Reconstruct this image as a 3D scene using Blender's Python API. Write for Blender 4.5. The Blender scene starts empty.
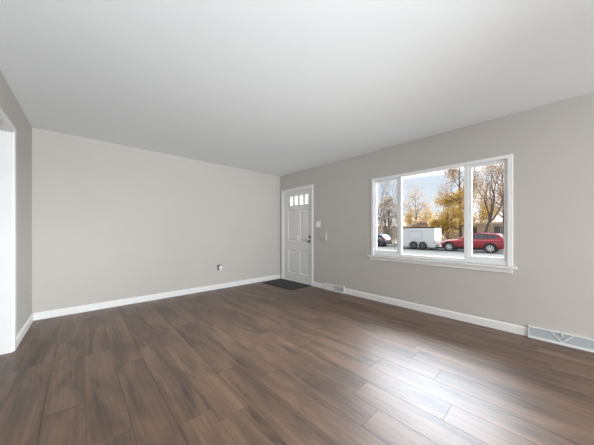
import bpy, bmesh, math, random
from mathutils import Vector, Matrix, noise

# ------------------------------------------------------------------ scene, camera, sky, sun, exposure
scene = bpy.context.scene
COL = scene.collection
random.seed(7)
W = 3.57        # inner face of the window wall
B = 4.48        # inner face of the end wall
L = -0.43       # inner face of the wall with the cased opening
R = -4.60       # inner face of the wall behind the camera
H = 2.44        # ceiling height
GZ = -0.60      # street level

cam_d = bpy.data.cameras.new('camera')
cam = bpy.data.objects.new('camera', cam_d)
COL.objects.link(cam)
cam.location = (0, 0, 1.13)
cam.rotation_euler = (math.radians(90), 0, math.radians(-42.6))
cam_d.sensor_fit = 'HORIZONTAL'
cam_d.sensor_width = 36.0
cam_d.lens = 36.0 * 238.0 / 594.0
cam_d.shift_y = 8.7 / 594.0
cam_d.clip_start = 0.02
cam_d.clip_end = 500
scene.camera = cam

world = bpy.data.worlds.new('sky')
scene.world = world
world.use_nodes = True
wn, wl = world.node_tree.nodes, world.node_tree.links
wn.clear()
w_out = wn.new('ShaderNodeOutputWorld')
w_bg = wn.new('ShaderNodeBackground')
w_tc = wn.new('ShaderNodeTexCoord')
w_map = wn.new('ShaderNodeMapping'); w_map.inputs['Scale'].default_value = (1, 1, 3.0)
w_noise = wn.new('ShaderNodeTexNoise'); w_noise.inputs['Scale'].default_value = 3.2; w_noise.inputs['Detail'].default_value = 6
w_ramp = wn.new('ShaderNodeValToRGB')
w_ramp.color_ramp.elements[0].position = 0.40; w_ramp.color_ramp.elements[0].color = (0.70, 0.81, 0.96, 1)
w_ramp.color_ramp.elements[1].position = 0.60; w_ramp.color_ramp.elements[1].color = (0.97, 0.98, 1.0, 1)
wl.new(w_tc.outputs['Generated'], w_map.inputs['Vector'])
wl.new(w_map.outputs['Vector'], w_noise.inputs['Vector'])
wl.new(w_noise.outputs['Fac'], w_ramp.inputs['Fac'])
wl.new(w_ramp.outputs['Color'], w_bg.inputs['Color'])
# thin cloud glowing broadly round the veiled sun, above the tree line on the street side
GLOW = 23.0
g_az, g_el = math.radians(27), math.radians(28)
w_dot = wn.new('ShaderNodeVectorMath'); w_dot.operation = 'DOT_PRODUCT'
w_dot.inputs[1].default_value = (math.cos(g_el) * math.cos(g_az), math.cos(g_el) * math.sin(g_az), math.sin(g_el))
w_nrm = wn.new('ShaderNodeVectorMath'); w_nrm.operation = 'NORMALIZE'
wl.new(w_tc.outputs['Generated'], w_nrm.inputs[0]); wl.new(w_nrm.outputs['Vector'], w_dot.inputs[0])
w_sep = wn.new('ShaderNodeSeparateXYZ'); wl.new(w_nrm.outputs['Vector'], w_sep.inputs['Vector'])
def w_range(src, a, b, c, d):
    q = wn.new('ShaderNodeMapRange'); q.interpolation_type = 'SMOOTHSTEP'
    for i, v in zip((1, 2, 3, 4), (a, b, c, d)): q.inputs[i].default_value = v
    wl.new(src, q.inputs[0]); return q.outputs[0]
w_mul = wn.new('ShaderNodeMath'); w_mul.operation = 'MULTIPLY'
wl.new(w_range(w_dot.outputs['Value'], 0.42, 0.86, 0.0, GLOW), w_mul.inputs[0])
wl.new(w_range(w_sep.outputs['Z'], 0.19, 0.37, 0.0, 1.0), w_mul.inputs[1])
w_add = wn.new('ShaderNodeMath'); w_add.operation = 'ADD'; w_add.inputs[1].default_value = 0.88
wl.new(w_mul.outputs[0], w_add.inputs[0]); wl.new(w_add.outputs[0], w_bg.inputs['Strength'])
wl.new(w_bg.outputs['Background'], w_out.inputs['Surface'])

sun_d = bpy.data.lights.new('hazy_sun', 'SUN')
sun_d.energy = 13.0
sun_d.angle = math.radians(56)
sun_d.color = (0.93, 0.97, 1.0)
sun = bpy.data.objects.new('hazy_sun', sun_d)
COL.objects.link(sun)
sun.rotation_euler = Vector((-math.cos(math.radians(42)), math.sin(math.radians(42)), -math.tan(math.radians(13)))).to_track_quat('-Z', 'Y').to_euler()

def area_light(name, loc, aim, sx, sy, power, col):
    d = bpy.data.lights.new(name, 'AREA')
    d.shape = 'RECTANGLE'; d.size = sx; d.size_y = sy; d.energy = power; d.color = col
    o = bpy.data.objects.new(name, d)
    COL.objects.link(o)
    o.location = loc
    o.rotation_euler = (Vector(aim) - Vector(loc)).to_track_quat('-Z', 'Y').to_euler()
    return o

# unseen fill light added behind the camera, aimed up to brighten the ceiling
area_light('ceiling_fill_area', (0.9, -3.6, 0.55), (1.0, 1.2, 2.44), 3.4, 1.8, 75, (0.92, 0.96, 1.0))
fl_d = bpy.data.lights.new('ceiling_fill_spot', 'SPOT')  # added unseen spot to lift the far part of the ceiling
fl_d.energy = 500; fl_d.spot_size = math.radians(84); fl_d.spot_blend = 1.0; fl_d.shadow_soft_size = 0.35; fl_d.color = (0.92, 0.96, 1.0)
fl = bpy.data.objects.new('ceiling_fill_spot', fl_d); COL.objects.link(fl)
fl.location = (0.6, -2.0, 0.40)
fl.rotation_euler = (Vector((0.6, 4.3, 2.30)) - fl.location).to_track_quat('-Z', 'Y').to_euler()
# fill area light added outside the unseen window behind the camera
area_light('window_fill', (1.6, R - 0.40, 1.35), (1.6, 2.0, 1.05), 2.9, 1.9, 200, (0.94, 0.97, 1.0))

vs = scene.view_settings
vs.view_transform = 'Standard'
vs.look = 'None'
vs.gamma = 1.0
vs.use_curve_mapping = False
vs.exposure = 0.22

# ------------------------------------------------------------------ materials
def mat(name, col, rough=0.5, metal=0.0, spec=0.5, var=0.0, vscale=8.0, bump=0.0, bscale=200.0, coat=0.0):
    m = bpy.data.materials.new(name)
    m.use_nodes = True
    nt = m.node_tree; n, l = nt.nodes, nt.links
    b = n['Principled BSDF']
    b.inputs['Base Color'].default_value = (*col, 1)
    b.inputs['Roughness'].default_value = rough
    b.inputs['Metallic'].default_value = metal
    b.inputs['Specular IOR Level'].default_value = spec
    b.inputs['Coat Weight'].default_value = coat
    tc = n.new('ShaderNodeTexCoord')
    if var > 0:
        t = n.new('ShaderNodeTexNoise'); t.inputs['Scale'].default_value = vscale; t.inputs['Detail'].default_value = 4
        l.new(tc.outputs['Object'], t.inputs['Vector'])
        r = n.new('ShaderNodeValToRGB')
        r.color_ramp.elements[0].position = 0.3; r.color_ramp.elements[1].position = 0.7
        r.color_ramp.elements[0].color = (*[c * (1 - var) for c in col], 1)
        r.color_ramp.elements[1].color = (*[min(1, c * (1 + var)) for c in col], 1)
        l.new(t.outputs['Fac'], r.inputs['Fac']); l.new(r.outputs['Color'], b.inputs['Base Color'])
    if bump > 0:
        t2 = n.new('ShaderNodeTexNoise'); t2.inputs['Scale'].default_value = bscale; t2.inputs['Detail'].default_value = 2
        l.new(tc.outputs['Object'], t2.inputs['Vector'])
        bp = n.new('ShaderNodeBump'); bp.inputs['Strength'].default_value = bump; bp.inputs['Distance'].default_value = 0.002
        l.new(t2.outputs['Fac'], bp.inputs['Height']); l.new(bp.outputs['Normal'], b.inputs['Normal'])
    return m

def glass_mat(name, tint, gloss=0.9):
    m = bpy.data.materials.new(name)
    m.use_nodes = True
    nt = m.node_tree; n, l = nt.nodes, nt.links
    n.remove(n['Principled BSDF'])
    out = n['Material Output']
    tr = n.new('ShaderNodeBsdfTransparent'); tr.inputs['Color'].default_value = (*tint, 1)
    gl = n.new('ShaderNodeBsdfGlossy'); gl.inputs['Roughness'].default_value = 0.02
    fr = n.new('ShaderNodeFresnel'); fr.inputs['IOR'].default_value = 1.35
    mx = n.new('ShaderNodeMixShader')
    l.new(fr.outputs['Fac'], mx.inputs['Fac']); l.new(tr.outputs['BSDF'], mx.inputs[1]); l.new(gl.outputs['BSDF'], mx.inputs[2])
    l.new(mx.outputs['Shader'], out.inputs['Surface'])
    return m

def frosted_mat(name, col):
    m = bpy.data.materials.new(name)
    m.use_nodes = True
    nt = m.node_tree; n, l = nt.nodes, nt.links
    n.remove(n['Principled BSDF'])
    out = n['Material Output']
    tl = n.new('ShaderNodeBsdfTranslucent'); tl.inputs['Color'].default_value = (*col, 1)
    tr = n.new('ShaderNodeBsdfTransparent'); tr.inputs['Color'].default_value = (*col, 1)
    mx = n.new('ShaderNodeMixShader'); mx.inputs['Fac'].default_value = 0.45
    l.new(tl.outputs['BSDF'], mx.inputs[1]); l.new(tr.outputs['BSDF'], mx.inputs[2])
    l.new(mx.outputs['Shader'], out.inputs['Surface'])
    return m

def leaf_mat(name, cols):
    m = bpy.data.materials.new(name)
    m.use_nodes = True
    nt = m.node_tree; n, l = nt.nodes, nt.links
    b = n['Principled BSDF']; out = n['Material Output']
    tc = n.new('ShaderNodeTexCoord')
    t = n.new('ShaderNodeTexNoise'); t.inputs['Scale'].default_value = 2.6; t.inputs['Detail'].default_value = 5
    l.new(tc.outputs['Object'], t.inputs['Vector'])
    r = n.new('ShaderNodeValToRGB')
    r.color_ramp.elements[0].position = 0.32; r.color_ramp.elements[0].color = (*cols[0], 1)
    r.color_ramp.elements[1].position = 0.68; r.color_ramp.elements[1].color = (*cols[2], 1)
    e = r.color_ramp.elements.new(0.5); e.color = (*cols[1], 1)
    l.new(t.outputs['Fac'], r.inputs['Fac']); l.new(r.outputs['Color'], b.inputs['Base Color'])
    b.inputs['Roughness'].default_value = 0.7
    tl = n.new('ShaderNodeBsdfTranslucent'); l.new(r.outputs['Color'], tl.inputs['Color'])
    mx = n.new('ShaderNodeMixShader'); mx.inputs['Fac'].default_value = 0.22
    l.new(b.outputs['BSDF'], mx.inputs[1]); l.new(tl.outputs['BSDF'], mx.inputs[2]); l.new(mx.outputs['Shader'], out.inputs['Surface'])
    return m

def wood_floor_mat():
    m = bpy.data.materials.new('laminate_planks')
    m.use_nodes = True
    nt = m.node_tree; n, l = nt.nodes, nt.links
    b = n['Principled BSDF']
    uv = n.new('ShaderNodeUVMap'); uv.uv_map = 'grain'
    tone = n.new('ShaderNodeAttribute'); tone.attribute_name = 'tone'
    def mapping(sx, sy):
        mp = n.new('ShaderNodeMapping'); mp.inputs['Scale'].default_value = (sx, sy, 1)
        l.new(uv.outputs['UV'], mp.inputs['Vector']); return mp
    def tex(mp, scale, detail, rough=0.5, dist=0.0):
        t = n.new('ShaderNodeTexNoise'); t.inputs['Scale'].default_value = scale; t.inputs['Detail'].default_value = detail
        t.inputs['Roughness'].default_value = rough; t.inputs['Distortion'].default_value = dist
        l.new(mp.outputs['Vector'], t.inputs['Vector']); return t
    def math_(op, a, c):
        q = n.new('ShaderNodeMath'); q.operation = op
        for i, v in enumerate((a, c)):
            if isinstance(v, (int, float)): q.inputs[i].default_value = v
            else: l.new(v, q.inputs[i])
        return q.outputs[0]
    big = tex(mapping(1.3, 7.0), 1.0, 4, 0.55, 0.6)      # dark heart streaks and knots
    ring = n.new('ShaderNodeTexWave'); ring.wave_type = 'BANDS'; ring.bands_direction = 'Y'
    ring.inputs['Scale'].default_value = 3.0; ring.inputs['Distortion'].default_value = 9.0
    ring.inputs['Detail'].default_value = 2.5; ring.inputs['Detail Scale'].default_value = 0.8
    l.new(mapping(0.55, 3.0).outputs['Vector'], ring.inputs['Vector'])
    fine = tex(mapping(5.0, 130.0), 1.0, 3, 0.6)         # pores
    v = math_('MULTIPLY', big.outputs['Fac'], 0.80)
    v = math_('ADD', v, math_('MULTIPLY', ring.outputs['Fac'], 0.045))
    v = math_('ADD', v, math_('MULTIPLY', fine.outputs['Fac'], 0.16))
    v = math_('ADD', v, math_('MULTIPLY', math_('SUBTRACT', tone.outputs['Fac'], 0.5), 0.05))
    knot = tex(mapping(2.4, 17.0), 1.0, 3, 0.5, 1.2)     # darker knots and heart streaks
    kr = n.new('ShaderNodeMapRange'); kr.interpolation_type = 'SMOOTHSTEP'
    for i_, v_ in zip((1, 2, 3, 4), (0.56, 0.76, 0.0, 0.15)): kr.inputs[i_].default_value = v_
    l.new(knot.outputs['Fac'], kr.inputs[0])
    v = math_('SUBTRACT', v, kr.outputs[0])
    r = n.new('ShaderNodeValToRGB')
    el = r.color_ramp.elements
    el[0].position = 0.28; el[0].color = (0.046, 0.027, 0.018, 1)
    el[1].position = 0.76; el[1].color = (0.275, 0.177, 0.112, 1)
    e = el.new(0.44); e.color = (0.115, 0.069, 0.043, 1)
    e = el.new(0.58); e.color = (0.184, 0.111, 0.071, 1)
    l.new(v, r.inputs['Fac']); l.new(r.outputs['Color'], b.inputs['Base Color'])
    rr = math_('ADD', math_('MULTIPLY', fine.outputs['Fac'], 0.16), 0.36)
    l.new(rr, b.inputs['Roughness'])
    b.inputs['Specular IOR Level'].default_value = 0.85
    bp = n.new('ShaderNodeBump'); bp.inputs['Strength'].default_value = 0.25; bp.inputs['Distance'].default_value = 0.001
    l.new(fine.outputs['Fac'], bp.inputs['Height']); l.new(bp.outputs['Normal'], b.inputs['Normal'])
    return m

M = {}
M['wall'] = mat('greige_paint', (0.52, 0.495, 0.463), 0.75, var=0.012, vscale=3, bump=0.10, bscale=260)
M['ceiling'] = mat('ceiling_paint', (0.80, 0.825, 0.84), 0.9, bump=0.12, bscale=180)
M['white'] = mat('white_trim_paint', (0.80, 0.80, 0.79), 0.38, var=0.01)
M['door'] = mat('white_door_paint', (0.74, 0.74, 0.73), 0.42, var=0.01)
M['vinyl'] = mat('white_vinyl', (0.82, 0.83, 0.84), 0.3, var=0.01)
M['plastic'] = mat('white_plastic', (0.83, 0.82, 0.80), 0.35, var=0.01)
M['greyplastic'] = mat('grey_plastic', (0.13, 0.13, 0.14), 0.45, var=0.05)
M['nickel'] = mat('dark_nickel', (0.20, 0.19, 0.18), 0.32, metal=0.9, var=0.05, vscale=40)
M['metalwhite'] = mat('enamelled_metal', (0.74, 0.76, 0.76), 0.4, var=0.01)
M['louvre'] = mat('grey_louvre_metal', (0.44, 0.48, 0.51), 0.45, var=0.03, vscale=40)
M['dark'] = mat('dark_recess', (0.03, 0.03, 0.03), 0.8, var=0.1)
M['mat'] = mat('charcoal_coir', (0.064, 0.067, 0.064), 0.95, var=0.35, vscale=150, bump=0.6, bscale=400)
M['matedge'] = mat('black_rubber', (0.022, 0.022, 0.024), 0.7, var=0.1)
M['floor'] = wood_floor_mat()
M['subfloor'] = mat('dark_underlay', (0.03, 0.022, 0.018), 0.9, var=0.1)
M['glass'] = glass_mat('clear_window_glass', (0.97, 0.98, 0.98))
M['frost'] = frosted_mat('frosted_glass', (0.62, 0.56, 0.56))
M['stucco'] = mat('outside_siding', (0.55, 0.52, 0.48), 0.9, var=0.05)
M['lampglass'] = mat('opal_glass', (0.9, 0.9, 0.88), 0.35, var=0.01)

# ------------------------------------------------------------------ mesh helpers
class MB:
    """collects shapes and links them as one mesh object"""
    def __init__(self): self.v = []; self.f = []; self.smooth = []
    def add(self, verts, faces, smooth=False):
        o = len(self.v)
        self.v += [tuple(p) for p in verts]
        self.f += [tuple(i + o for i in f) for f in faces]
        self.smooth += [smooth] * len(faces)
        return self
    def box(self, x0, x1, y0, y1, z0, z1):
        x0, x1 = sorted((x0, x1)); y0, y1 = sorted((y0, y1)); z0, z1 = sorted((z0, z1))
        v = [(x0, y0, z0), (x1, y0, z0), (x1, y1, z0), (x0, y1, z0), (x0, y0, z1), (x1, y0, z1), (x1, y1, z1), (x0, y1, z1)]
        return self.add(v, [(0, 3, 2, 1), (4, 5, 6, 7), (0, 1, 5, 4), (1, 2, 6, 5), (2, 3, 7, 6), (3, 0, 4, 7)])
    def prism(self, poly, axis, a0, a1):
        """poly: 2D outline in the other two axes (in x,y,z order), extruded along axis"""
        def P(p, a):
            q = list(p); q.insert('xyz'.index(axis), a); return tuple(q)
        n = len(poly)
        v = [P(p, a0) for p in poly] + [P(p, a1) for p in poly]
        f = [tuple(range(n))[::-1], tuple(range(n, 2 * n))] + [(i, (i + 1) % n, n + (i + 1) % n, n + i) for i in range(n)]
        return self.add(v, f)
    def tube(self, pts, radii, seg=6, caps=True):
        pts = [Vector(p) for p in pts]
        rings = []
        for i, p in enumerate(pts):
            d = (pts[min(i + 1, len(pts) - 1)] - pts[max(i - 1, 0)]).normalized()
            a = d.orthogonal().normalized() if i == 0 else (rings_a - d * rings_a.dot(d)).normalized()
            rings_a = a
            b = d.cross(a)
            rings.append([p + (a * math.cos(2 * math.pi * k / seg) + b * math.sin(2 * math.pi * k / seg)) * radii[i] for k in range(seg)])
        v = [q for r in rings for q in r]; f = []
        for i in range(len(pts) - 1):
            for k in range(seg):
                k2 = (k + 1) % seg
                f.append((i * seg + k, i * seg + k2, (i + 1) * seg + k2, (i + 1) * seg + k))
        if caps:
            f.append(tuple(range(seg))[::-1]); f.append(tuple(range((len(pts) - 1) * seg, len(pts) * seg)))
        return self.add(v, f, True)
    def lathe(self, profile, axis, centre, seg=24):
        """profile: (radius, along) pairs turned about an axis through centre"""
        v = []; f = []
        for r, a in profile:
            for k in range(seg):
                t = 2 * math.pi * k / seg; c, s = r * math.cos(t), r * math.sin(t)
                p = {'x': (a, c, s), 'y': (c, a, s), 'z': (c, s, a)}[axis]
                v.append(tuple(p[i] + centre[i] for i in range(3)))
        n = len(profile)
        for i in range(n - 1):
            for k in range(seg):
                k2 = (k + 1) % seg
                f.append((i * seg + k, i * seg + k2, (i + 1) * seg + k2, (i + 1) * seg + k))
        f.append(tuple(range(seg))[::-1]); f.append(tuple(range((n - 1) * seg, n * seg)))
        return self.add(v, f, True)
    def build(self, name, material, parent=None, bevel=0.0, kind=None, fix=True):
        me = bpy.data.meshes.new(name)
        me.from_pydata(self.v, [], self.f)
        for p, s in zip(me.polygons, self.smooth): p.use_smooth = s
        if fix:
            bm = bmesh.new(); bm.from_mesh(me); bmesh.ops.recalc_face_normals(bm, faces=bm.faces); bm.to_mesh(me); bm.free()
        me.materials.append(material)
        o = bpy.data.objects.new(name, me)
        COL.objects.link(o)
        if parent is not None: o.parent = parent
        if bevel > 0:
            md = o.modifiers.new('bevel', 'BEVEL'); md.width = bevel; md.segments = 2; md.limit_method = 'ANGLE'; md.angle_limit = math.radians(40)
        if kind: o['kind'] = kind
        return o

def tag(o, label, cat, group=None, kind=None):
    o['label'] = label; o['category'] = cat
    if group: o['group'] = group
    if kind: o['kind'] = kind
    return o

def empty(name, loc=(0, 0, 0), rz=0.0):
    o = bpy.data.objects.new(name, None)
    COL.objects.link(o)
    o.location = loc; o.rotation_euler = (0, 0, rz)
    o.empty_display_size = 0.2
    return o

def struct(o, label=None, cat=None):
    o['kind'] = 'structure'
    if label: o['label'] = label; o['category'] = cat
    return o

def copy_tree(o, parent=None):
    c = o.copy(); COL.objects.link(c)
    if parent is not None: c.parent = parent
    for ch in list(o.children): copy_tree(ch, c)
    return c

# ------------------------------------------------------------------ room shell
T = 0.15
DY0, DY1, DZ = 3.435, 4.365, 2.045          # entrance door opening
WY0, WY1, WZ0, WZ1 = 0.335, 2.055, 0.735, 1.980   # picture window opening
OY0, OY1, OZ = 2.05, 3.45, 2.065             # cased opening to the hall
HX = -1.75                                  # far side of the hall

def plank_floor():
    me = bpy.data.meshes.new('floor')
    bm = bmesh.new()
    uvl = bm.loops.layers.uv.new('grain')
    tl = bm.faces.layers.float.new('tone')
    known = {-1: 2.12, 0: 1.65, 3: 1.355, 4: 1.82, 5: 1.54, 6: 0.762, 7: 0.958, 8: 0.458, 9: 1.045, 10: 0.632}
    pw, pl, off, gap = 0.1955, 1.235, 0.035, 0.0009
    rnd = random.Random(11)
    k = math.floor((HX - off) / pw) - 0
    while off + k * pw < W + 0.02:
        x0, x1 = off + k * pw, off + (k + 1) * pw
        j = known.get(k, rnd.uniform(0, pl))
        y = j - pl * math.ceil((j - R) / pl)
        while y < B:
            ya, yb = max(y, R), min(y + pl, B)
            if x1 <= W + 0.1 and yb - ya > 0.02:
                a, b, c, d = x0 + gap, min(x1, W + 0.005) - gap, ya + gap, yb - gap
                top = [bm.verts.new((px, py, 0)) for px, py in ((a, c), (b, c), (b, d), (a, d))]
                g = gap * 0.9
                low = [bm.verts.new((px, py, -0.002)) for px, py in ((a - g, c - g), (b + g, c - g), (b + g, d + g), (a - g, d + g))]
                fs = [bm.faces.new(top)] + [bm.faces.new((top[i], low[i], low[(i + 1) % 4], top[(i + 1) % 4])) for i in range(4)]
                ou, ov, tn = rnd.uniform(0, 40), rnd.uniform(0, 40), rnd.random()
                flip = rnd.choice((-1, 1))
                for fc in fs:
                    fc[tl] = tn
                    for lp in fc.loops:
                        lp[uvl].uv = (flip * lp.vert.co.y + ou, lp.vert.co.x + ov)
            y += pl
        k += 1
    bmesh.ops.recalc_face_normals(bm, faces=bm.faces)
    bm.to_mesh(me); bm.free()
    me.materials.append(M['floor'])
    o = bpy.data.objects.new('floor', me); COL.objects.link(o)
    MB().box(HX - 0.1, W + 0.10, R - 0.1, B + 0.1, -0.20, -0.0015).build('underlay', M['subfloor'], o)
    return struct(o)
plank_floor()
struct(MB().box(HX - 0.1, W + T, R - T, B + T, H, H + 0.2).build('ceiling', M['ceiling']))

mb = MB()   # window wall: pieces round the door and the window
mb.box(W, W + T, R - T, WY0, 0, H).box(W, W + T, WY0, WY1, 0, WZ0).box(W, W + T, WY0, WY1, WZ1, H)
mb.box(W, W + T, WY1, DY0, 0, H).box(W, W + T, DY0, DY1, DZ, H).box(W, W + T, DY1, B + T, 0, H)
wr = mb.build('wall_right', M['wall'], kind='structure')
MB().box(W + T, W + T + 0.02, R - T, WY0, -0.5, H + 0.2).box(W + T, W + T + 0.02, WY0, WY1, -0.5, WZ0).box(W + T, W + T + 0.02, WY0, WY1, WZ1, H + 0.2)\
    .box(W + T, W + T + 0.02, WY1, DY0, -0.5, H + 0.2).box(W + T, W + T + 0.02, DY0, DY1, DZ, H + 0.2).box(W + T, W + T + 0.02, DY1, B + T, -0.5, H + 0.2)\
    .build('siding', M['stucco'], wr)
MB().box(HX - 0.1, W, B, B + T, 0, H).build('wall_back', M['wall'], kind='structure')
mb = MB()
mb.box(L - 0.12, L, OY1, B + 0.02, 0, H).box(L - 0.12, L, OY0, OY1, OZ, H).box(L - 0.12, L, R, OY0, 0, H)
wall_l = mb.build('wall_left', M['wall'], kind='structure')
def turn_left_side(o):     # this wall runs slightly out of square from its far corner
    p = Matrix.Translation((L, B, 0))
    o.matrix_world = p @ Matrix.Rotation(-0.025, 4, 'Z') @ p.inverted()
turn_left_side(wall_l)
PX0, PX1, PZ0, PZ1 = 0.2, 3.0, 0.35, 2.15     # unseen window, added behind the camera to light the room
mb = MB()
mb.box(HX - 0.1, PX0, R - T, R, 0, H).box(PX0, PX1, R - T, R, 0, PZ0).box(PX0, PX1, R - T, R, PZ1, H).box(PX1, W, R - T, R, 0, H)
mb.build('wall_front', M['wall'], kind='structure')
MB().box(HX - 0.1, HX, R, B, 0, H).build('wall_hall', M['wall'], kind='structure')
w2 = struct(empty('added_window_2', (0, 0, 0)))
MB().box(PX0, PX1, R - 0.08, R + 0.01, PZ0, PZ0 + 0.05).box(PX0, PX1, R - 0.08, R + 0.01, PZ1 - 0.05, PZ1).box(PX0, PX0 + 0.05, R - 0.08, R + 0.01, PZ0 + 0.05, PZ1 - 0.05)\
    .box(PX1 - 0.05, PX1, R - 0.08, R + 0.01, PZ0 + 0.05, PZ1 - 0.05).box(1.575, 1.625, R - 0.08, R + 0.01, PZ0 + 0.05, PZ1 - 0.05).build('window_frame', M['vinyl'], w2)
MB().box(PX0 + 0.05, 1.575, R - 0.05, R - 0.045, PZ0 + 0.05, PZ1 - 0.05).build('pane', M['glass'], w2)
MB().box(1.625, PX1 - 0.05, R - 0.05, R - 0.045, PZ0 + 0.05, PZ1 - 0.05).build('pane', M['glass'], w2)

# baseboards: a flat board with an eased top edge
BH, BT = 0.094, 0.016
def base_profile(s):   # (offset from the wall, z)
    return [(0, 0), (s * BT, 0), (s * BT, BH - 0.016), (s * BT * 0.55, BH - 0.004), (s * BT * 0.35, BH), (0, BH)]
def board_y(mb, x, s, y0, y1): mb.prism([(x + dx, z) for dx, z in base_profile(s)], 'y', y0, y1)
def board_x(mb, y, s, x0, x1): mb.prism([(y + dx, z) for dx, z in base_profile(s)], 'x', x0, x1)
REG1 = (-0.280, 0.199)     # floor registers set into the baseboard line
REG2 = (2.597, 3.062)
mb = MB(); board_y(mb, W, -1, REG1[1], REG2[0]); board_y(mb, W, -1, REG2[1], 3.382); board_y(mb, W, -1, R, REG1[0])
mb.build('baseboard_right', M['white'], kind='structure')
mb = MB(); board_x(mb, B, -1, L + BT, W); mb.build('baseboard_back', M['white'], kind='structure')
mb = MB(); board_y(mb, L, 1, OY1 + 0.058, B); board_y(mb, L, 1, R, OY0 - 0.058); turn_left_side(mb.build('baseboard_left', M['white'], kind='structure'))

# cased opening on the left: jambs, head and casing
mb = MB()
mb.box(L - 0.13, L + 0.004, OY1 - 0.018, OY1, 0, OZ).box(L - 0.13, L + 0.004, OY0, OY0 + 0.018, 0, OZ).box(L - 0.13, L + 0.004, OY0 + 0.018, OY1 - 0.018, OZ - 0.018, OZ)
op = mb.build('trim_1', M['white'], kind='structure')
turn_left_side(op)
MB().box(L, L + 0.018, OY1 - 0.006, OY1 + 0.058, 0, OZ + 0.045).box(L, L + 0.018, OY0 - 0.058, OY0 + 0.006, 0, OZ + 0.045)\
    .box(L, L + 0.018, OY0 + 0.006, OY1 - 0.006, OZ - 0.006, OZ + 0.045).build('casing', M['white'], op, bevel=0.005)

# ------------------------------------------------------------------ entrance door
door = struct(empty('door_1', (W, (DY0 + DY1) / 2, 0)), 'white panelled entrance door with four small lights along its top', 'door')
def dpart(mb, name, m, par=None, **k):
    mb.v = [(x - W, y - (DY0 + DY1) / 2, z) for x, y, z in mb.v]
    return mb.build(name, m, par or door, **k)
CW = 0.052
fr = MB().box(W - 0.018, W - 0.0005, DY0 - CW, DY0 + 0.006, 0, DZ + CW).box(W - 0.018, W - 0.0005, DY1 - 0.006, min(DY1 + CW, B - 0.001), 0, DZ + CW)\
    .box(W - 0.018, W - 0.0005, DY0 + 0.006, DY1 - 0.006, DZ - 0.006, DZ + CW)
dpart(fr, 'casing', M['white'], bevel=0.004)
dpart(MB().box(W - 0.0005, W + T, DY0, DY0 + 0.02, 0.0, DZ).box(W - 0.0005, W + T, DY1 - 0.02, DY1, 0.0, DZ).box(W - 0.0005, W + T, DY0 + 0.02, DY1 - 0.02, DZ - 0.02, DZ), 'jamb', M['white'])
dpart(MB().box(W - 0.008, W + T, DY0 + 0.02, DY1 - 0.02, 0.001, 0.022), 'threshold', M['metalwhite'], bevel=0.006)
# slab: built from stiles and rails, so the panels and the lights are real recesses
SX0, SX1 = W + 0.010, W + 0.052
sy0, sy1, sz0, sz1 = DY0 + 0.023, DY1 - 0.023, 0.026, DZ - 0.023
cols = [(3.530, 3.800), (3.935, 4.200)]
rows = [(0.190, 0.705), (0.905, 1.610)]
lit_y = [(3.545, 3.635), (3.700, 3.800), (3.865, 3.965), (4.030, 4.120)]
lz0, lz1 = 1.715, 1.925
slab = MB()
slab.box(SX0, SX1, sy0, cols[0][0], sz0, lz0 - 0.02).box(SX0, SX1, cols[0][1], cols[1][0], sz0, lz0 - 0.02).box(SX0, SX1, cols[1][1], sy1, sz0, lz0 - 0.02)
for a, b in cols:
    slab.box(SX0, SX1, a, b, sz0, rows[0][0]).box(SX0, SX1, a, b, rows[0][1], rows[1][0]).box(SX0, SX1, a, b, rows[1][1], lz0 - 0.02)
slab.box(SX0, SX1, sy0, sy1, lz0 - 0.02, lz0).box(SX0, SX1, sy0, sy1, lz1, sz1)
ye = [sy0] + [q for p in lit_y for q in p] + [sy1]
for i in range(0, len(ye), 2): slab.box(SX0, SX1, ye[i], ye[i + 1], lz0, lz1)
leaf = dpart(slab, 'door_leaf', M['door'])
for a, b in cols:
    for c, d in rows:
        p = MB()
        # sloped sticking round a raised field
        xo, xi, xf = SX0, SX0 + 0.012, SX0 + 0.004
        o1 = [(xo, a, c), (xo, b, c), (xo, b, d), (xo, a, d)]
        def ins(k, x): return [(x, a + k, c + k), (x, b - k, c + k), (x, b - k, d - k), (x, a + k, d - k)]
        rings = [o1, ins(0.014, xi), ins(0.030, xi), ins(0.055, xf)]
        v = [q for r_ in rings for q in r_]; f = []
        for i in range(3):
            for k in range(4): f.append((i * 4 + k, i * 4 + (k + 1) % 4, (i + 1) * 4 + (k + 1) % 4, (i + 1) * 4 + k))
        f.append((12, 13, 14, 15))
        p.add(v, f)
        p.add([(SX1 - 0.004, a, c), (SX1 - 0.004, b, c), (SX1 - 0.004, b, d), (SX1 - 0.004, a, d)], [(0, 1, 2, 3)])
        dpart(p, 'door_panel', M['door'], leaf, fix=False)
for a, b in lit_y:
    dpart(MB().box(SX0 + 0.016, SX0 + 0.022, a, b, lz0, lz1), 'pane', M['frost'], leaf)
    t = 0.012
    dpart(MB().box(SX0 - 0.006, SX0, a - t, a, lz0 - t, lz1 + t).box(SX0 - 0.006, SX0, b, b + t, lz0 - t, lz1 + t)
          .box(SX0 - 0.006, SX0, a, b, lz0 - t, lz0).box(SX0 - 0.006, SX0, a, b, lz1, lz1 + t), 'pane_bead', M['door'], leaf, bevel=0.002)
ky = 3.492
kn = MB().lathe([(0.032, 0.0), (0.032, -0.006), (0.013, -0.010), (0.012, -0.030), (0.024, -0.036), (0.029, -0.048), (0.027, -0.060), (0.015, -0.066)], 'x', (SX0, ky, 0.915))
dpart(kn, 'door_knob', M['nickel'])['label'] = 'dark nickel door knob'
db = MB().lathe([(0.030, 0.0), (0.030, -0.010), (0.026, -0.014)], 'x', (SX0, ky, 1.010)).box(SX0 - 0.032, SX0 - 0.012, ky - 0.006, ky + 0.006, 0.993, 1.027)
dpart(db, 'deadbolt', M['nickel'])['label'] = 'dark nickel deadbolt turn'
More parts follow.
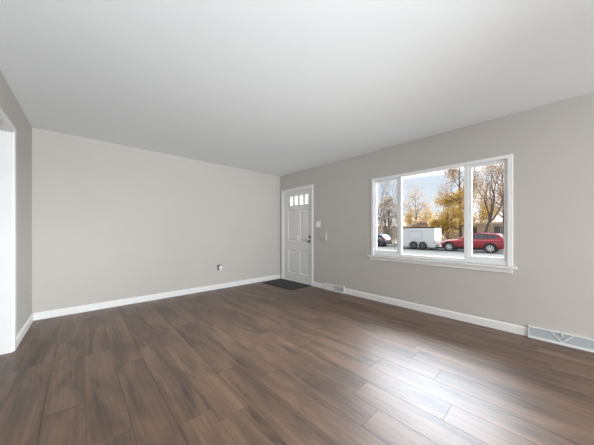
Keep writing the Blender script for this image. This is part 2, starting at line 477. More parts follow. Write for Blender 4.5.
dpart(MB().box(SX0 - 0.012, SX0, 3.850, 3.892, 0.93, 1.035).lathe([(0.013, -0.012), (0.013, -0.018), (0.008, -0.020)], 'x', (SX0, 3.871, 1.005), 16), 'viewer_plate', M['plastic'], bevel=0.003)
for hz in (0.25, 1.03, 1.80):
    dpart(MB().tube([(SX0 - 0.006, sy1 + 0.006, hz - 0.045), (SX0 - 0.006, sy1 + 0.006, hz + 0.045)], [0.007, 0.007], 10), 'hinge', M['metalwhite'])

# ------------------------------------------------------------------ picture window
win = struct(empty('window_1', (W, 1.19, 0)), 'white three-light picture window looking onto the street', 'window')
def wpart(mb, name, m, par=None, **k):
    mb.v = [(x - W, y - 1.19, z) for x, y, z in mb.v]
    return mb.build(name, m, par or win, **k)
FX0, FX1 = W - 0.012, W + 0.056
fw = 0.036
wpart(MB().box(FX0, FX1, WY0 - 0.012, WY0 + fw, WZ0, WZ1 + 0.006).box(FX0, FX1, WY1 - fw, WY1 + 0.006, WZ0, WZ1 + 0.006)
      .box(FX0, FX1, WY0 + fw, WY1 - fw, WZ1 - fw + 0.008, WZ1 + 0.006).box(FX0 + 0.016, FX1, WY0 + fw, WY1 - fw, WZ0 + 0.002, WZ0 + 0.052), 'window_frame', M['vinyl'], bevel=0.004)
wpart(MB().box(FX0 - 0.004, FX0, WY0 - 0.014, WY1 + 0.008, WZ1 + 0.004, WZ1 + 0.010), 'head_bead', M['vinyl'])
ML = (1.572, 1.612); MR = (0.732, 0.782)
for a, b in (ML, MR):
    wpart(MB().box(W + 0.006, FX1, a, b, WZ0 + 0.052, WZ1 - fw + 0.008), 'mullion', M['vinyl'], bevel=0.004)
def sash(y0, y1, st):
    z0, z1 = WZ0 + 0.052, WZ1 - fw + 0.008
    s = wpart(MB().box(W + 0.014, W + 0.044, y0, y0 + st, z0, z1).box(W + 0.014, W + 0.044, y1 - st, y1, z0, z1)
              .box(W + 0.014, W + 0.044, y0 + st, y1 - st, z0, z0 + 0.038).box(W + 0.014, W + 0.044, y0 + st, y1 - st, z1 - 0.034, z1), 'sash', M['vinyl'], bevel=0.003)
    wpart(MB().box(W + 0.026, W + 0.032, y0 + st, y1 - st, z0 + 0.038, z1 - 0.034), 'pane', M['glass'], s)
    return s
sash(WY0 + fw, MR[0], 0.030)
ls = sash(ML[1], WY1 - fw, 0.030)
wpart(MB().box(W + 0.036, W + 0.042, MR[1], ML[0], WZ0 + 0.052, WZ1 - fw + 0.008), 'pane', M['glass'])
for y in (MR[0] - 0.016, ML[1] + 0.016):
    wpart(MB().box(W + 0.004, W + 0.014, y - 0.010, y + 0.010, 1.36, 1.44), 'sash_latch', M['vinyl'], bevel=0.003)
wpart(MB().box(W + 0.02, W + 0.19, WY0 + 0.002, WY1 - 0.002, 0.70, 0.736), 'outer_sill', M['stucco'])
wpart(MB().box(W - 0.055, W + 0.02, WY0 - 0.045, WY1 + 0.060, 0.712, WZ0), 'stool', M['white'], bevel=0.005)
wpart(MB().box(W - 0.020, W - 0.0005, WY0 - 0.010, WY1 + 0.040, 0.660, 0.712), 'apron', M['white'], bevel=0.005)

# ------------------------------------------------------------------ fittings on the walls
def register(y0, y1, label, left_metal):
    r = empty('floor_register', (W, (y0 + y1) / 2, 0))
    tag(r, label, 'vent', 'white floor registers along the window wall')
    hw = (y1 - y0) / 2; hh = 0.118; d = 0.040
    # sloped-front housing: sides, top, foot and frame
    fr_ = MB()
    fr_.prism([(-0.001, 0.001), (-d, 0.001), (-d + 0.014, hh), (-0.001, hh)], 'y', -hw, -hw + 0.007)
    fr_.prism([(-0.001, 0.001), (-d, 0.001), (-d + 0.014, hh), (-0.001, hh)], 'y', hw - 0.007, hw)
    fr_.box(-d + 0.012, -0.001, -hw + 0.007, hw - 0.007, hh - 0.010, hh)
    fr_.prism([(-0.001, 0.001), (-d, 0.001), (-d + 0.003, 0.024), (-0.001, 0.024)], 'y', -hw + 0.007, hw - 0.007)
    fr_.build('housing', M['metalwhite'], r)
    def fx(z): return -d + 0.014 * z / hh
    n = 9
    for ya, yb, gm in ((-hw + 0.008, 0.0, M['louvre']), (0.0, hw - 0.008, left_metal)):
        gr = MB()
        for i in range(n):
            z = 0.030 + i * (hh - 0.044) / (n - 1)
            gr.add([(fx(z) + 0.003, ya, z - 0.004), (fx(z) + 0.003, yb, z - 0.004), (fx(z) + 0.010, yb, z + 0.005), (fx(z) + 0.010, ya, z + 0.005)], [(0, 1, 2, 3)])
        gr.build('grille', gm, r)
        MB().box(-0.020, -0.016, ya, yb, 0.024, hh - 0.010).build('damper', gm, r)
    v = MB()
    for s in (-1, 1):
        a, b = Vector((fx(0.026) - 0.001, 0, 0.026)), Vector((fx(hh - 0.012) - 0.001, s * 0.074, hh - 0.012))
        w_ = 0.0055
        q = [(a.x, a.y - w_, a.z), (a.x, a.y + w_, a.z), (b.x, b.y + w_, b.z), (b.x, b.y - w_, b.z)]
        q2 = [(x + 0.006, y, z) for x, y, z in q]
        v.add(q + q2, [(0, 1, 2, 3), (7, 6, 5, 4), (0, 4, 5, 1), (1, 5, 6, 2), (2, 6, 7, 3), (3, 7, 4, 0)])
    v.build('brace', M['metalwhite'], r)
    MB().box(fx(hh) - 0.008, fx(hh) + 0.004, -0.006, 0.006, hh - 0.034, hh - 0.002).build('lever', M['metalwhite'], r, bevel=0.002)
    return r
register(REG1[0], REG1[1], 'long white floor register with V brace below the wall right of the window', M['louvre'])
register(REG2[0], REG2[1], 'white floor register in the baseboard close to the entrance door', M['metalwhite'])  # white reflection painted into the left half's grille and damper colour

sw = empty('light_switch', (W, 3.245, 1.272))
tag(sw, 'white double light switch plate beside the entrance door casing', 'switch')
MB().box(-0.006, -0.0005, -0.058, 0.058, -0.060, 0.060).build('switch_plate', M['plastic'], sw, bevel=0.003)
for s in (-1, 1):
    MB().box(-0.014, -0.006, s * 0.023 - 0.005, s * 0.023 + 0.005, -0.012, 0.012).build('toggle', M['plastic'], sw, bevel=0.002)

ch = empty('chime_box', (W, 3.100, 1.025))
tag(ch, 'square wall-coloured box below and right of the light switch', 'chime')
MB().box(-0.004, -0.0005, -0.090, 0.090, -0.072, 0.072).build('back_plate', M['wall'], ch)
MB().box(-0.034, -0.004, -0.084, 0.084, -0.067, 0.067).build('cover', M['wall'], ch, bevel=0.006)

ou = empty('wall_outlet', (2.060, B, 0.405))
tag(ou, 'white duplex outlet plate low on the bare end wall', 'outlet')
MB().box(-0.036, 0.036, -0.006, -0.0005, -0.058, 0.058).build('outlet_plate', M['plastic'], ou, bevel=0.003)
MB().lathe([(0.017, -0.006), (0.017, -0.008)], 'y', (0, 0, -0.022), 16).build('socket', M['plastic'], ou)
pg = empty('plug_in_freshener', (2.035, B - 0.0085, 0.420))
tag(pg, 'small grey and white plug-in device in the end wall outlet', 'plug-in device')
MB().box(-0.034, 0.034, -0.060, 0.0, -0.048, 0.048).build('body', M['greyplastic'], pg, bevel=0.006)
MB().lathe([(0.036, -0.060), (0.042, -0.066), (0.038, -0.078), (0.020, -0.083)], 'y', (0, 0, 0.0), 20).build('cap', M['plastic'], pg)

dm = empty('door_mat', (3.270, 3.900, 0))
dm.rotation_euler = (0, 0, math.radians(1.0))
tag(dm, 'charcoal ribbed door mat with black rubber edge before the entrance door', 'mat')
MB().box(-0.289, 0.289, -0.485, 0.485, 0.0008, 0.006).build('border', M['matedge'], dm, bevel=0.002)
mb = MB()
for i in range(30):
    x = -0.255 + i * 0.0176
    mb.box(x - 0.0070, x + 0.0070, -0.445, 0.445, 0.006, 0.0105)
mb.box(-0.265, 0.265, -0.447, 0.447, 0.006, 0.0078)
mb.build('pile', M['mat'], dm)

# made-up ceiling lamp, added unseen behind the camera for extra fill
lamp = empty('added_ceiling_lamp', (1.55, -1.55, H))
tag(lamp, 'round opal glass ceiling lamp added behind the camera as fill light', 'lamp')
MB().lathe([(0.10, 0.0), (0.17, -0.004), (0.17, -0.03), (0.165, -0.034)], 'z', (0, 0, 0), 32).build('canopy', M['metalwhite'], lamp)
MB().lathe([(0.155, -0.034), (0.150, -0.06), (0.12, -0.09), (0.07, -0.108), (0.02, -0.113)], 'z', (0, 0, 0), 32).build('lamp_shade', M['lampglass'], lamp)
pd = bpy.data.lights.new('lamp_fill', 'AREA'); pd.shape = 'DISK'; pd.size = 0.30; pd.energy = 20; pd.color = (1.0, 0.93, 0.85)
po = bpy.data.objects.new('lamp_fill', pd); COL.objects.link(po); po.parent = lamp; po.location = (0, 0, -0.125)
#EXTERIOR
# ------------------------------------------------------------------ outside: ground, street
M['road'] = mat('grey_asphalt', (0.092, 0.088, 0.083), 0.95, spec=0.08, var=0.12, vscale=1.5)
M['concrete'] = mat('pale_concrete', (0.125, 0.112, 0.098), 0.95, spec=0.08, var=0.08, vscale=2)
M['drygrass'] = mat('dry_lawn', (0.115, 0.092, 0.060), 0.95, spec=0.05, var=0.25, vscale=3)
M['bark'] = mat('dark_bark', (0.085, 0.062, 0.050), 0.9, var=0.3, vscale=12)
M['greybark'] = mat('grey_bark', (0.16, 0.135, 0.120), 0.9, var=0.3, vscale=12)
M['gold'] = leaf_mat('golden_leaves', ((0.190, 0.100, 0.022), (0.430, 0.255, 0.020), (0.510, 0.335, 0.050)))
M['brownleaf'] = leaf_mat('brown_leaves', ((0.172, 0.101, 0.055), (0.328, 0.211, 0.117), (0.452, 0.328, 0.203)))
M['drab'] = leaf_mat('drab_needles', ((0.172, 0.125, 0.086), (0.312, 0.242, 0.179), (0.429, 0.351, 0.273)))
M['hedge'] = leaf_mat('olive_leaves', ((0.156, 0.133, 0.047), (0.281, 0.234, 0.086), (0.390, 0.328, 0.156)))
M['red'] = mat('red_car_paint', (0.34, 0.016, 0.028), 0.40, spec=0.35, coat=0.25, var=0.02)
M['greycar'] = mat('grey_car_paint', (0.075, 0.08, 0.09), 0.4, spec=0.35, coat=0.25, var=0.02)
M['carglass'] = mat('tinted_car_glass', (0.05, 0.05, 0.06), 0.08, spec=0.9, var=0.02)
M['clad'] = mat('black_cladding', (0.030, 0.028, 0.029), 0.85, spec=0.15, var=0.05)
M['tyre'] = mat('tyre_rubber', (0.028, 0.027, 0.027), 0.8, var=0.1)
M['alloy'] = mat('silver_alloy', (0.72, 0.73, 0.75), 0.35, metal=0.5, var=0.02)
M['lens'] = mat('clear_lens', (0.75, 0.76, 0.78), 0.15, spec=0.8, var=0.02)
M['redlens'] = mat('red_lens', (0.40, 0.015, 0.015), 0.2, spec=0.8, var=0.02)
M['trailer'] = mat('white_trailer_skin', (0.80, 0.79, 0.78), 0.45, var=0.015)
M['trailertrim'] = mat('aluminium_trim', (0.62, 0.62, 0.62), 0.4, metal=0.4, var=0.03)
M['housewall'] = mat('tan_brick', (0.50, 0.42, 0.34), 0.9, var=0.12, vscale=4)
M['roof'] = mat('grey_brown_shingles', (0.27, 0.22, 0.18), 0.95, spec=0.08, var=0.2, vscale=6)
M['fascia'] = mat('cream_fascia', (0.62, 0.57, 0.50), 0.7, var=0.03)
M['housedark'] = mat('dark_house_window', (0.045, 0.05, 0.055), 0.12, spec=0.8, var=0.1)

yard = MB().box(W + T + 0.02, 15.2, -40, 60, -0.9, -0.50).build('yard', M['drygrass'], kind='structure')
struct(MB().box(15.2, 16.7, -40, 60, -0.9, -0.49).build('sidewalk', M['concrete']))
struct(MB().box(16.7, 26.6, -40, 60, -1.0, GZ).build('road', M['road']))
struct(MB().box(26.6, 28.0, -40, 60, -0.9, GZ + 0.10).build('kerb_walk', M['concrete']))
struct(MB().box(28.0, 90, -60, 90, -0.9, GZ + 0.08).build('lawn', M['drygrass']))

# ------------------------------------------------------------------ cars
def loft(mb, secs, smooth=True):
    n = len(secs[0]); v = [p for s_ in secs for p in s_]; f = []
    for i in range(len(secs) - 1):
        for k in range(n - 1): f.append((i * n + k, i * n + k + 1, (i + 1) * n + k + 1, (i + 1) * n + k))
        f.append((i * n + n - 1, i * n, (i + 1) * n, (i + 1) * n + n - 1))
    f.append(tuple(range(n))[::-1]); f.append(tuple(range((len(secs) - 1) * n, len(secs) * n)))
    mb.add(v, f, smooth)

def make_wheel(parent, x, y, s, r=0.355, wd=0.22, rim='alloy'):
    t = MB().lathe([(r * 0.66, -wd / 2), (r * 0.93, -wd / 2), (r, -wd * 0.33), (r, wd * 0.33), (r * 0.93, wd / 2), (r * 0.66, wd / 2)], 'y', (0, 0, 0), 28).build('wheel', M['tyre'], parent)
    t.location = (x, y, r)
    q = MB()
    q.lathe([(r * 0.66, s * wd * 0.40), (r * 0.67, s * (wd * 0.5 + 0.004)), (r * 0.60, s * (wd * 0.5 + 0.006)), (r * 0.58, s * wd * 0.42)], 'y', (0, 0, 0), 28)
    q.lathe([(r * 0.20, s * wd * 0.40), (r * 0.20, s * (wd * 0.5 + 0.004)), (r * 0.12, s * (wd * 0.5 + 0.012))], 'y', (0, 0, 0), 16)
    for k in range(6):
        a = 2 * math.pi * k / 6 + 0.2; c, sn = math.cos(a), math.sin(a)
        w0, w1 = r * 0.085, r * 0.13
        y0, y1 = s * wd * 0.44, s * (wd * 0.5 + 0.005)
        pts = [(r * 0.15, -w0), (r * 0.62, -w1), (r * 0.62, w1), (r * 0.15, w0)]
        pp = [(u * c - v_ * sn, u * sn + v_ * c) for u, v_ in pts]
        q.add([(a_, y0, b_) for a_, b_ in pp] + [(a_, y1, b_) for a_, b_ in pp], [(0, 1, 2, 3), (7, 6, 5, 4), (0, 4, 5, 1), (1, 5, 6, 2), (2, 6, 7, 3), (3, 7, 4, 0)])
    q.build('rim', M[rim], t)
    MB().lathe([(r * 0.60, s * wd * 0.30), (r * 0.60, s * wd * 0.41)], 'y', (0, 0, 0), 24).build('brake_disc', M['clad'], t)
    return t

def make_car(name, label, paint, zs=1.0):
    """an estate-bodied crossover; +x is its front, its wheels stand on z = 0"""
    root = empty(name)
    tag(root, label, 'car')
    Z = lambda z: z * zs
    st = [(2.27, .40, .66, .60), (2.20, .30, .78, .76), (2.02, .26, .88, .87), (1.60, .25, .97, .905), (1.00, .25, 1.02, .92), (0.5, .25, 1.04, .92),
          (-1.0, .25, 1.06, .92), (-1.75, .27, 1.08, .915), (-2.08, .32, 1.08, .87), (-2.24, .42, 1.00, .78), (-2.28, .50, .80, .74)]
    secs = []
    for x, zb, zt, w in st:
        zm = zb + (zt - zb) * 0.55
        half = [(w * .82, zb), (w * .97, zb + .07), (w, zm), (w * .985, zt - .13), (w * .93, zt - .035), (w * .80, zt)]
        secs.append([(x, y, Z(z)) for y, z in half] + [(x, -y, Z(z)) for y, z in half[::-1]])
    mb = MB(); loft(mb, secs); body = mb.build('body', paint, root)
    # cabin
    zb = 1.03
    def yw(z): return 0.845 - (z - zb) / 0.58 * 0.20
    cs = [(0.95, 1.035), (0.55, 1.29), (0.10, 1.52), (-0.10, 1.56), (-0.55, 1.60), (-1.20, 1.575), (-1.70, 1.52), (-1.82, 1.48), (-2.16, 1.07)]
    secs = []
    for x, zt in cs:
        secs.append([(x, yw(zb), Z(zb - .05)), (x, yw(zt - .03 if zt > 1.1 else zt), Z(zt - .03 if zt > 1.1 else zt)), (x, yw(zt) - .05, Z(zt)), (x, -yw(zt) + .05, Z(zt)),
                     (x, -yw(zt - .03 if zt > 1.1 else zt), Z(zt - .03 if zt > 1.1 else zt)), (x, -yw(zb), Z(zb - .05))])
    mb = MB(); loft(mb, secs, False); mb.build('cabin', paint, root)
    wins = [[(0.66, 1.09), (-0.30, 1.10), (-0.30, 1.515), (-0.08, 1.50), (0.12, 1.455), (0.48, 1.21)],
            [(-0.36, 1.10), (-1.18, 1.12), (-1.16, 1.50), (-0.36, 1.52)],
            [(-1.24, 1.13), (-1.80, 1.20), (-1.66, 1.42), (-1.22, 1.49)]]
    for s in (1, -1):
        for poly in wins:
            a = [(x, s * (yw(z) + .006), Z(z)) for x, z in poly]; b = [(x, s * (yw(z) - .02), Z(z)) for x, z in poly]; n = len(poly)
            MB().add(a + b, [tuple(range(n)), tuple(range(n, 2 * n))[::-1]] + [(i, (i + 1) % n, n + (i + 1) % n, n + i) for i in range(n)]).build('side_window', M['carglass'], root)
    def sheet(nm, m, xa, za, xb, zb2, ya, yb, off):
        a = [(xa, ya, Z(za)), (xb, yb, Z(zb2)), (xb, -yb, Z(zb2)), (xa, -ya, Z(za))]
        d = Vector((0, 0, off)); d.x = off * (1 if xa > 0 else -1)
        MB().add([(x + d.x, y, z + d.z) for x, y, z in a] + [(x - d.x, y, z - 0.02) for x, y, z in a], [(0, 1, 2, 3), (7, 6, 5, 4), (0, 4, 5, 1), (1, 5, 6, 2), (2, 6, 7, 3), (3, 7, 4, 0)]).build(nm, m, root)
    sheet('windscreen', M['carglass'], 0.88, 1.08, 0.14, 1.50, 0.74, 0.60, 0.012)
    sheet('rear_window', M['carglass'], -2.10, 1.15, -1.86, 1.44, 0.70, 0.60, 0.012)
    for s in (1, -1):
        # sill and arch cladding, wheels, lamps, mirror, handles, roof rail
        MB().box(-0.95, 1.22, s * .90, s * .935, Z(.24), Z(.40)).build('sill', M['clad'], root, bevel=0.015)
        for x in (1.57, -1.28):
            ar = MB()
            r0, r1 = 0.385, 0.455; n = 14; v = []; f = []
            for i in range(n + 1):
                t = math.radians(-14 + 208 * i / n)
                for rr in (r0, r1): v += [(x + rr * math.cos(t), s * .80, .355 + rr * math.sin(t)), (x + rr * math.cos(t), s * .938, .355 + rr * math.sin(t))]
            for i in range(n):
                a = i * 4; b = a + 4
                f += [(a, a + 1, b + 1, b), (a + 1, a + 3, b + 3, b + 1), (a + 3, a + 2, b + 2, b + 3), (a + 2, a, b, b + 2)]
            ar.add(v, f); ar.build('wheel_arch', M['clad'], root)
            MB().lathe([(0.386, s * .70), (0.386, s * .925)], 'y', (x, 0, .355), 28).build('wheel_well', M['clad'], root)
            make_wheel(root, x, s * .845, s)
        MB().prism([(2.06, Z(.70)), (2.22, Z(.68)), (2.17, Z(.80)), (1.80, Z(.90)), (1.78, Z(.84))], 'y', s * .62, s * .885).build('headlight', M['lens'], root)
        MB().prism([(-2.10, Z(.78)), (-2.29, Z(.78)), (-2.26, Z(1.00)), (-2.00, Z(1.04))], 'y', s * .62, s * .880).build('tail_light', M['redlens'], root)
        MB().box(.50, .66, s * .90, s * 1.06, Z(1.04), Z(1.17)).build('side_mirror', paint, root, bevel=0.03)
        for x in (-.20, -1.08): MB().box(x - .10, x + .08, s * .915, s * .945, Z(.93), Z(.96)).build('door_handle', paint, root, bevel=0.008)
        MB().tube([(.0, s * .60, Z(1.55)), (-.2, s * .60, Z(1.615)), (-1.2, s * .60, Z(1.625)), (-1.6, s * .60, Z(1.55))], [.018] * 4, 6).build('roof_rail', M['clad'], root)
    MB().box(2.18, 2.30, -.58, .58, Z(.45), Z(.66)).build('radiator_grille', M['clad'], root, bevel=0.02)
    MB().box(-2.31, -2.15, -.74, .74, Z(.34), Z(.56)).build('rear_bumper', M['clad'], root, bevel=0.03)
    return root
car = make_car('car', 'red crossover car parked along the street in front of the tan house', M['red'])
car.location = (24.93, 4.80, GZ); car.rotation_euler = (0, 0, math.radians(90))
car2 = make_car('car', 'dark grey car parked beyond the trailer at the far left of the window', M['greycar'], 0.90)
car2.location = (25.6, 14.95, GZ); car2.rotation_euler = (0, 0, math.radians(90))

# ------------------------------------------------------------------ enclosed trailer: +x runs along the street
tr = empty('cargo_trailer')
tag(tr, 'white enclosed cargo trailer parked on the street beside the red car', 'trailer')
TL, TW = 1.72, 1.0
mb = MB()
mb.prism([(-TL, 0.25), (TL, 0.25), (TL, 2.06), (-TL, 2.06)], 'y', -TW, TW)
mb.build('body', M['trailer'], tr, bevel=0.03)
MB().box(-TL - .01, TL + .01, TW - .03, TW + .012, 2.02, 2.10).box(-TL - .01, TL + .01, -TW - .012, -TW + .03, 2.02, 2.10).box(-TL - .012, -TL + .03, -TW + .03, TW - .03, 2.02, 2.10)\
    .box(TL - .03, TL + .012, -TW + .03, TW - .03, 2.02, 2.10).build('roof_trim', M['clad'], tr)
for s in (1, -1): MB().box(-TL - .01, TL + .01, s * TW, s * (TW + .012), .22, .30).build('floor_trim', M['trailertrim'], tr)
hx0, hx1 = -0.60, 0.46       # serving hatch on the street side
MB().box(hx0, hx1, TW, TW + .025, 1.02, 1.70).build('hatch', M['trailer'], tr, bevel=0.008)
MB().box(hx0 - .04, hx0, TW, TW + .03, 0.98, 1.74).box(hx1, hx1 + .04, TW, TW + .03, 0.98, 1.74).box(hx0, hx1, TW, TW + .03, 0.98, 1.02).box(hx0, hx1, TW, TW + .03, 1.70, 1.74).build('hatch_frame', M['louvre'], tr)
MB().box(-TL - .02, -TL, -.86, .86, .34, 1.96).build('rear_door', M['fascia'], tr, bevel=0.006)
for y in (-.92, .92):
    MB().box(-TL - .025, -TL, y - .035, y + .035, .55, .85).build('tail_light', M['redlens'], tr)
for y in (-.45, .45): MB().tube([(-TL - .04, y, .40), (-TL - .04, y, 1.90)], [.015, .015], 8).build('lock_bar', M['trailertrim'], tr)
MB().box(-TL - .12, -TL, -.95, .95, .14, .26).build('rear_bumper', M['clad'], tr, bevel=0.01)
MB().box(-TL + .01, -TL + .07, TW, TW + .012, .30, 2.02).build('corner_post', M['trailertrim'], tr)
for s in (1, -1):
    for x in (-0.72, 0.12): make_wheel(tr, x, s * (TW + .02), s, 0.37, 0.20, 'greyplastic')
    f_ = MB(); n = 12; v = []; f = []
    for cx0, a0, a1 in ((0.12, -5, 100), (-0.72, 80, 185)):
        for i in range(n // 2 + 1):
            t = math.radians(a0 + (a1 - a0) * i / (n // 2))
            for rr in (.39, .46): v += [(cx0 + rr * math.cos(t), s * TW, .36 + rr * math.sin(t)), (cx0 + rr * math.cos(t), s * (TW + .14), .36 + rr * math.sin(t))]
    m_ = len(v) // 4
    for i in range(m_ - 1):
        a = i * 4; b = a + 4
        f += [(a, a + 1, b + 1, b), (a + 1, a + 3, b + 3, b + 1), (a + 3, a + 2, b + 2, b + 3), (a + 2, a, b, b + 2)]
    f_.add(v, f); f_.build('fender', M['trailertrim'], tr)
MB().tube([(TL, .5, .30), (TL + 1.0, 0, .34)], [.04, .04], 8).tube([(TL, -.5, .30), (TL + 1.0, 0, .34)], [.04, .04], 8).tube([(TL + .9, 0, .34), (TL + 1.25, 0, .36)], [.05, .05], 8).build('tongue', M['clad'], tr)
MB().tube([(TL + .8, 0, 0), (TL + .8, 0, .75)], [.035, .03], 8).box(TL + .7, TL + .9, -.08, .08, -0.0, .02).build('jack', M['clad'], tr)
tr.location = (25.0, 9.22, GZ); tr.rotation_euler = (0, 0, math.radians(90))

# ------------------------------------------------------------------ houses across the street
def make_house(name, label, x, y, w, d, hw, hr, wall, windows, front_door=None):
    """w along the street, d deep; its front faces the street (-x)"""
    h = empty(name, (x, y, GZ + 0.08)); tag(h, label, 'house')
    MB().box(0, d, -w / 2, w / 2, 0, hw).build('wall', wall, h)
    e = 0.55
    v = [(-e, -w / 2 - e, hw), (d + e, -w / 2 - e, hw), (d + e, w / 2 + e, hw), (-e, w / 2 + e, hw), (d / 2, -w / 2 + d / 2, hw + hr), (d / 2, w / 2 - d / 2, hw + hr)]
    MB().add(v, [(3, 2, 1, 0), (0, 1, 4), (1, 2, 5, 4), (2, 3, 5), (3, 0, 4, 5)]).build('roof', M['roof'], h)
    MB().box(-e - .03, -e, -w / 2 - e, w / 2 + e, hw - .20, hw + .02).box(-e, d + e, -w / 2 - e - .03, -w / 2 - e, hw - .20, hw + .02).box(-e, d + e, w / 2 + e, w / 2 + e + .03, hw - .20, hw + .02)\
        .box(-e, 0, -w / 2 - e, w / 2 + e, hw - .20, hw - .18).build('fascia', M['fascia'], h)
    for (a, b, c, dd) in windows:
        f_ = MB().box(-.06, .0, a - .07, a, c - .07, dd + .07).box(-.06, .0, b, b + .07, c - .07, dd + .07).box(-.06, .0, a, b, c - .07, c).box(-.06, .0, a, b, dd, dd + .07)\
            .box(-.05, .0, (a + b) / 2 - .03, (a + b) / 2 + .03, c, dd).build('window', M['fascia'], h)
        MB().box(-.03, -.005, a, b, c, dd).build('pane', M['housedark'], f_)
    if front_door:
        a, b = front_door
        fd = MB().box(-.05, 0, a, b, .15, 2.2).build('front_door', M['bark'], h)
        MB().lathe([(.04, -.05), (.04, -.09), (.02, -.10)], 'y', (0, 0, 0), 12)
    MB().box(d * .55, d * .55 + .6, w * .1, w * .1 + .8, hw + hr * .3, hw + hr + .5).build('chimney', wall, h)
    return h
make_house('house', 'low tan house with brown roof behind the red car', 38.0, 4.0, 13.0, 8.0, 2.75, 1.7, M['housewall'], [(-0.1, 1.2, 1.0, 2.25), (4.6, 5.8, 1.0, 2.2)], (2.9, 3.85))
make_house('house', 'pale house with brown roof far behind the white trailer', 50.0, 22.0, 13.0, 8.0, 2.7, 1.9, M['fascia'], [(-4.0, -2.2, 1.0, 2.2), (2.0, 3.8, 1.0, 2.2)], (0, .95))

# ------------------------------------------------------------------ trees and shrubs
def grow(mb, tips, rnd, p, d, length, r, depth, spread, up=0.15, seg=5):
    pts = [p.copy()]; rad = [r]
    n = 3
    for i in range(n):
        d = (d + Vector((rnd.uniform(-1, 1), rnd.uniform(-1, 1), rnd.uniform(-1, 1))) * 0.16 + Vector((0, 0, up * 0.3))).normalized()
        p = p + d * (length / n); pts.append(p.copy()); rad.append(r * (1 - 0.38 * (i + 1) / n))
    mb.tube(pts, rad, seg if depth > 1 else 4, caps=False)
    if depth <= 2: tips += pts[1:]
    if depth == 0: return
    k = rnd.choice((2, 3, 3)) if depth > 1 else 3
    for i in range(k):
        a = rnd.uniform(0, 2 * math.pi)
        side = d.orthogonal().normalized(); side = Matrix.Rotation(a, 3, d) @ side
        nd = (d * math.cos(spread) + side * math.sin(spread) * rnd.uniform(0.7, 1.2)).normalized()
        base = pts[-1] if i < 2 else pts[2]
        grow(mb, tips, rnd, base, nd, length * rnd.uniform(0.66, 0.84), rad[-1] * (0.80 if i == 0 else 0.62), depth - 1, spread, up, seg)

def leaves(mb, rnd, tips, count, size, scatter, keep=None):
    v = []; f = []
    while len(f) < count:
        c = rnd.choice(tips) + Vector((rnd.gauss(0, scatter), rnd.gauss(0, scatter), rnd.gauss(0, scatter)))
        if keep and not keep(c): 
            continue
        a = Vector((rnd.gauss(0, 1), rnd.gauss(0, 1), rnd.gauss(0, 1))).normalized(); b = a.orthogonal().normalized()
        s = size * rnd.uniform(0.6, 1.3); o = len(v); n_ = a.cross(b)
        v += [c - a * s, c - b * s * .5 + n_ * s * .15, c + a * s, c + b * s * .5 + n_ * s * .15]
        f.append((o, o + 1, o + 2, o + 3))
    mb.add(v, f)

def tree(name, label, loc, seed, trunk_h, r, depth, spread, blen, n_leaf, leaf_size, bark, leaf, up=0.15, scatter=0.3, group=None, lean=(0, 0), cat='tree', keep=None):
    rnd = random.Random(seed)
    t = empty(name, loc); tag(t, label, cat, group)
    mb = MB(); tips = []
    p0 = Vector((0, 0, -0.05)); d = Vector((lean[0], lean[1], 1)).normalized()
    p1 = p0 + d * trunk_h
    mb.tube([p0, p0 + d * .3, p1], [r * 1.35, r, r * .8], 8, caps=False)
    for i in range(4):
        a = 2 * math.pi * i / 4 + rnd.uniform(-.4, .4)
        nd = (d + Vector((math.cos(a), math.sin(a), 0)) * math.tan(spread) * .9).normalized() if i else d
        grow(mb, tips, rnd, p1 - d * (0.25 * trunk_h * (i / 4)), nd, blen, r * (.75 if i == 0 else .5), depth, spread, up)
    mb.build('trunk', bark, t, fix=False)
    if n_leaf:
        lf = MB(); leaves(lf, rnd, tips, n_leaf, leaf_size, scatter, keep); lf.build('foliage', leaf, t, fix=False)
    return t
def bush(name, label, loc, seed, rx, ry, h, n, size, leaf, cone=0.0, group=None, cat='shrub', trunk_r=0.06):
    rnd = random.Random(seed)
    t = empty(name, loc); tag(t, label, cat, group)
    tr_ = MB(); pts = []
    for i in range(9):
        a = rnd.uniform(0, 6.28); q = rnd.uniform(.2, .75)
        e = Vector((math.cos(a) * rx * q, math.sin(a) * ry * q, h * rnd.uniform(.45, .85)))
        tr_.tube([(0, 0, -.03), e * .5 + Vector((0, 0, h * .08)), e], [trunk_r, trunk_r * .6, trunk_r * .25], 5, caps=False)
    tr_.build('stem', M['greybark'], t, fix=False)
    lf = MB(); c = []
    for i in range(n // 12):
        z = rnd.random() ** .9; a = rnd.uniform(0, 6.28)
        prof = (1 - z) ** .6 if cone else math.sqrt(max(0.02, 1 - (2 * z - .9) ** 2 / 1.3))
        q = math.sqrt(rnd.random()) * prof
        c.append(Vector((math.cos(a) * q * rx, math.sin(a) * q * ry, max(.05, z * h))))
    leaves(lf, rnd, c, n, size, .13); lf.build('foliage', leaf, t, fix=False)
    return t
GT = GZ + 0.08
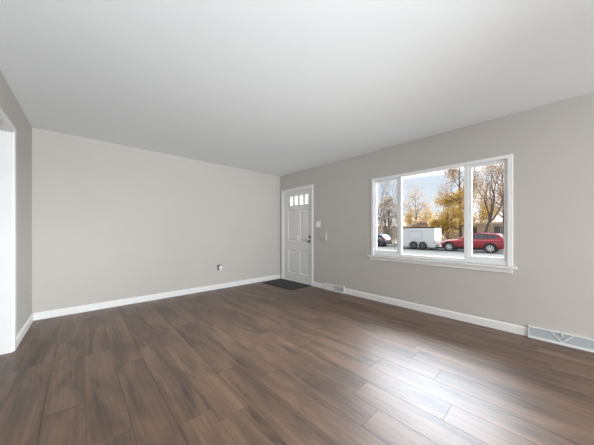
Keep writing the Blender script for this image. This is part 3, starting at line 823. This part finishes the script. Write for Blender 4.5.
def leader_tree(name, label, loc, seed, h, r, crown, n_low, n_high, leaf_size, bark, leaf_low, leaf_high, split, scatter=.28, start=.14, rise=.55, nb=26):
    """one straight leader to the top with side limbs; crown(t) gives the limb length at height fraction t"""
    rnd = random.Random(seed)
    t = empty(name, loc); tag(t, label, 'tree')
    mb = MB(); low = []; high = []
    pts = []; ph = rnd.uniform(0, 6)
    for i in range(13):
        q = i / 12
        pts.append(Vector((math.sin(q * 5 + ph) * .10 * q * 2, math.cos(q * 4 + ph) * .10 * q * 2, q * h - .05)))
    mb.tube(pts, [r * (1.25 if i == 0 else 1) * (1 - .93 * i / 12) for i in range(13)], 8, caps=False)
    for i in range(nb):
        q = start + (0.97 - start) * (i / (nb - 1)); a = i * 2.4 + rnd.uniform(-.4, .4)
        f = q * 12; k = min(11, int(f)); p = pts[k].lerp(pts[k + 1], f - k)
        ln = crown(q) * rnd.uniform(.75, 1.15)
        d = Vector((math.cos(a), math.sin(a), math.tan(rise) * (.5 + q))).normalized()
        tips = []
        grow(mb, tips, rnd, p, d, ln * .55, r * (1 - .9 * q) * .42 + .012, 3, .55, .08, 5)
        if q < split: low += tips
        else: high += tips
    mb.build('trunk', bark, t, fix=False)
    for tp, n, lm in ((low, n_low, leaf_low), (high, n_high, leaf_high)):
        if tp and n:
            lf = MB(); leaves(lf, rnd, tp, n, leaf_size, scatter); lf.build('foliage', lm, t, fix=False)
    return t
leader_tree('golden_tree', 'tall golden leaved tree with straight dark trunk behind the front of the red car', (29.5, 6.75, GT), 5, 10.5, .19,
            lambda q: 1.75 + .6 * math.sin(q * 3.1) - 1.1 * q, 9000, 3600, .105, M['bark'], M['gold'], M['brownleaf'], .42)
leader_tree('brown_tree', 'tall tree with sparse brown leaves over the tan house', (33.0, 3.7, GT), 12, 9.5, .20,
            lambda q: 2.5 - 1.1 * q, 4200, 2600, .10, M['bark'], M['brownleaf'], M['brownleaf'], .5, start=.30)
tree('bare_street_tree', 'dark bare branched tree at the right side of the window', (28.0, 4.9, GT), 21, 3.0, .15, 5, .36, 2.0, 500, .08, M['bark'], M['brownleaf'], .18, .2, lean=(0, -.28))
leader_tree('russet_tree', 'golden brown tree rising just behind the white trailer', (34.0, 12.9, GT), 41, 6.6, .14,
            lambda q: 2.1 - 1.2 * q, 2600, 900, .10, M['bark'], M['gold'], M['brownleaf'], .55, start=.22)
tree('bare_pale_tree', 'thin grey bare tree rising behind the white trailer', (38.5, 17.4, GT), 33, 3.6, .15, 5, .40, 2.3, 300, .08, M['greybark'], M['brownleaf'], .22, .3)
tree('bare_corner_tree', 'thin dark bare tree behind the broad brown tree at left', (42.0, 22.4, GT), 55, 4.5, .2, 5, .42, 2.7, 300, .09, M['greybark'], M['brownleaf'], .2, .3)
bush('broad_brown_tree', 'broad drab brown tree filling the left window light', (30.5, 15.3, GT), 61, 1.5, 1.75, 6.2, 6500, .11, M['drab'], cat='tree', trunk_r=.12)
bush('shrub', 'yellow shrub between the white trailer and the golden tree trunk', (28.6, 8.9, GT), 72, 0.7, 0.8, 2.8, 2600, .11, M['gold'])
bush('shrub', 'brown shrub behind the gap between the trailer and the red car', (35.0, 9.2, GT), 74, 1.0, 1.2, 2.4, 1800, .11, M['brownleaf'])
bush('hedge', 'tall brown hedge showing just above the white trailer roof', (31.0, 11.3, GT), 75, .7, 1.9, 2.75, 5200, .10, M['brownleaf'], cat='hedge')
bush('hedge', 'long low brown hedge behind the grey car', (33.5, 22.6, GT), 76, .7, 2.6, 1.7, 3200, .11, M['brownleaf'], cat='hedge')
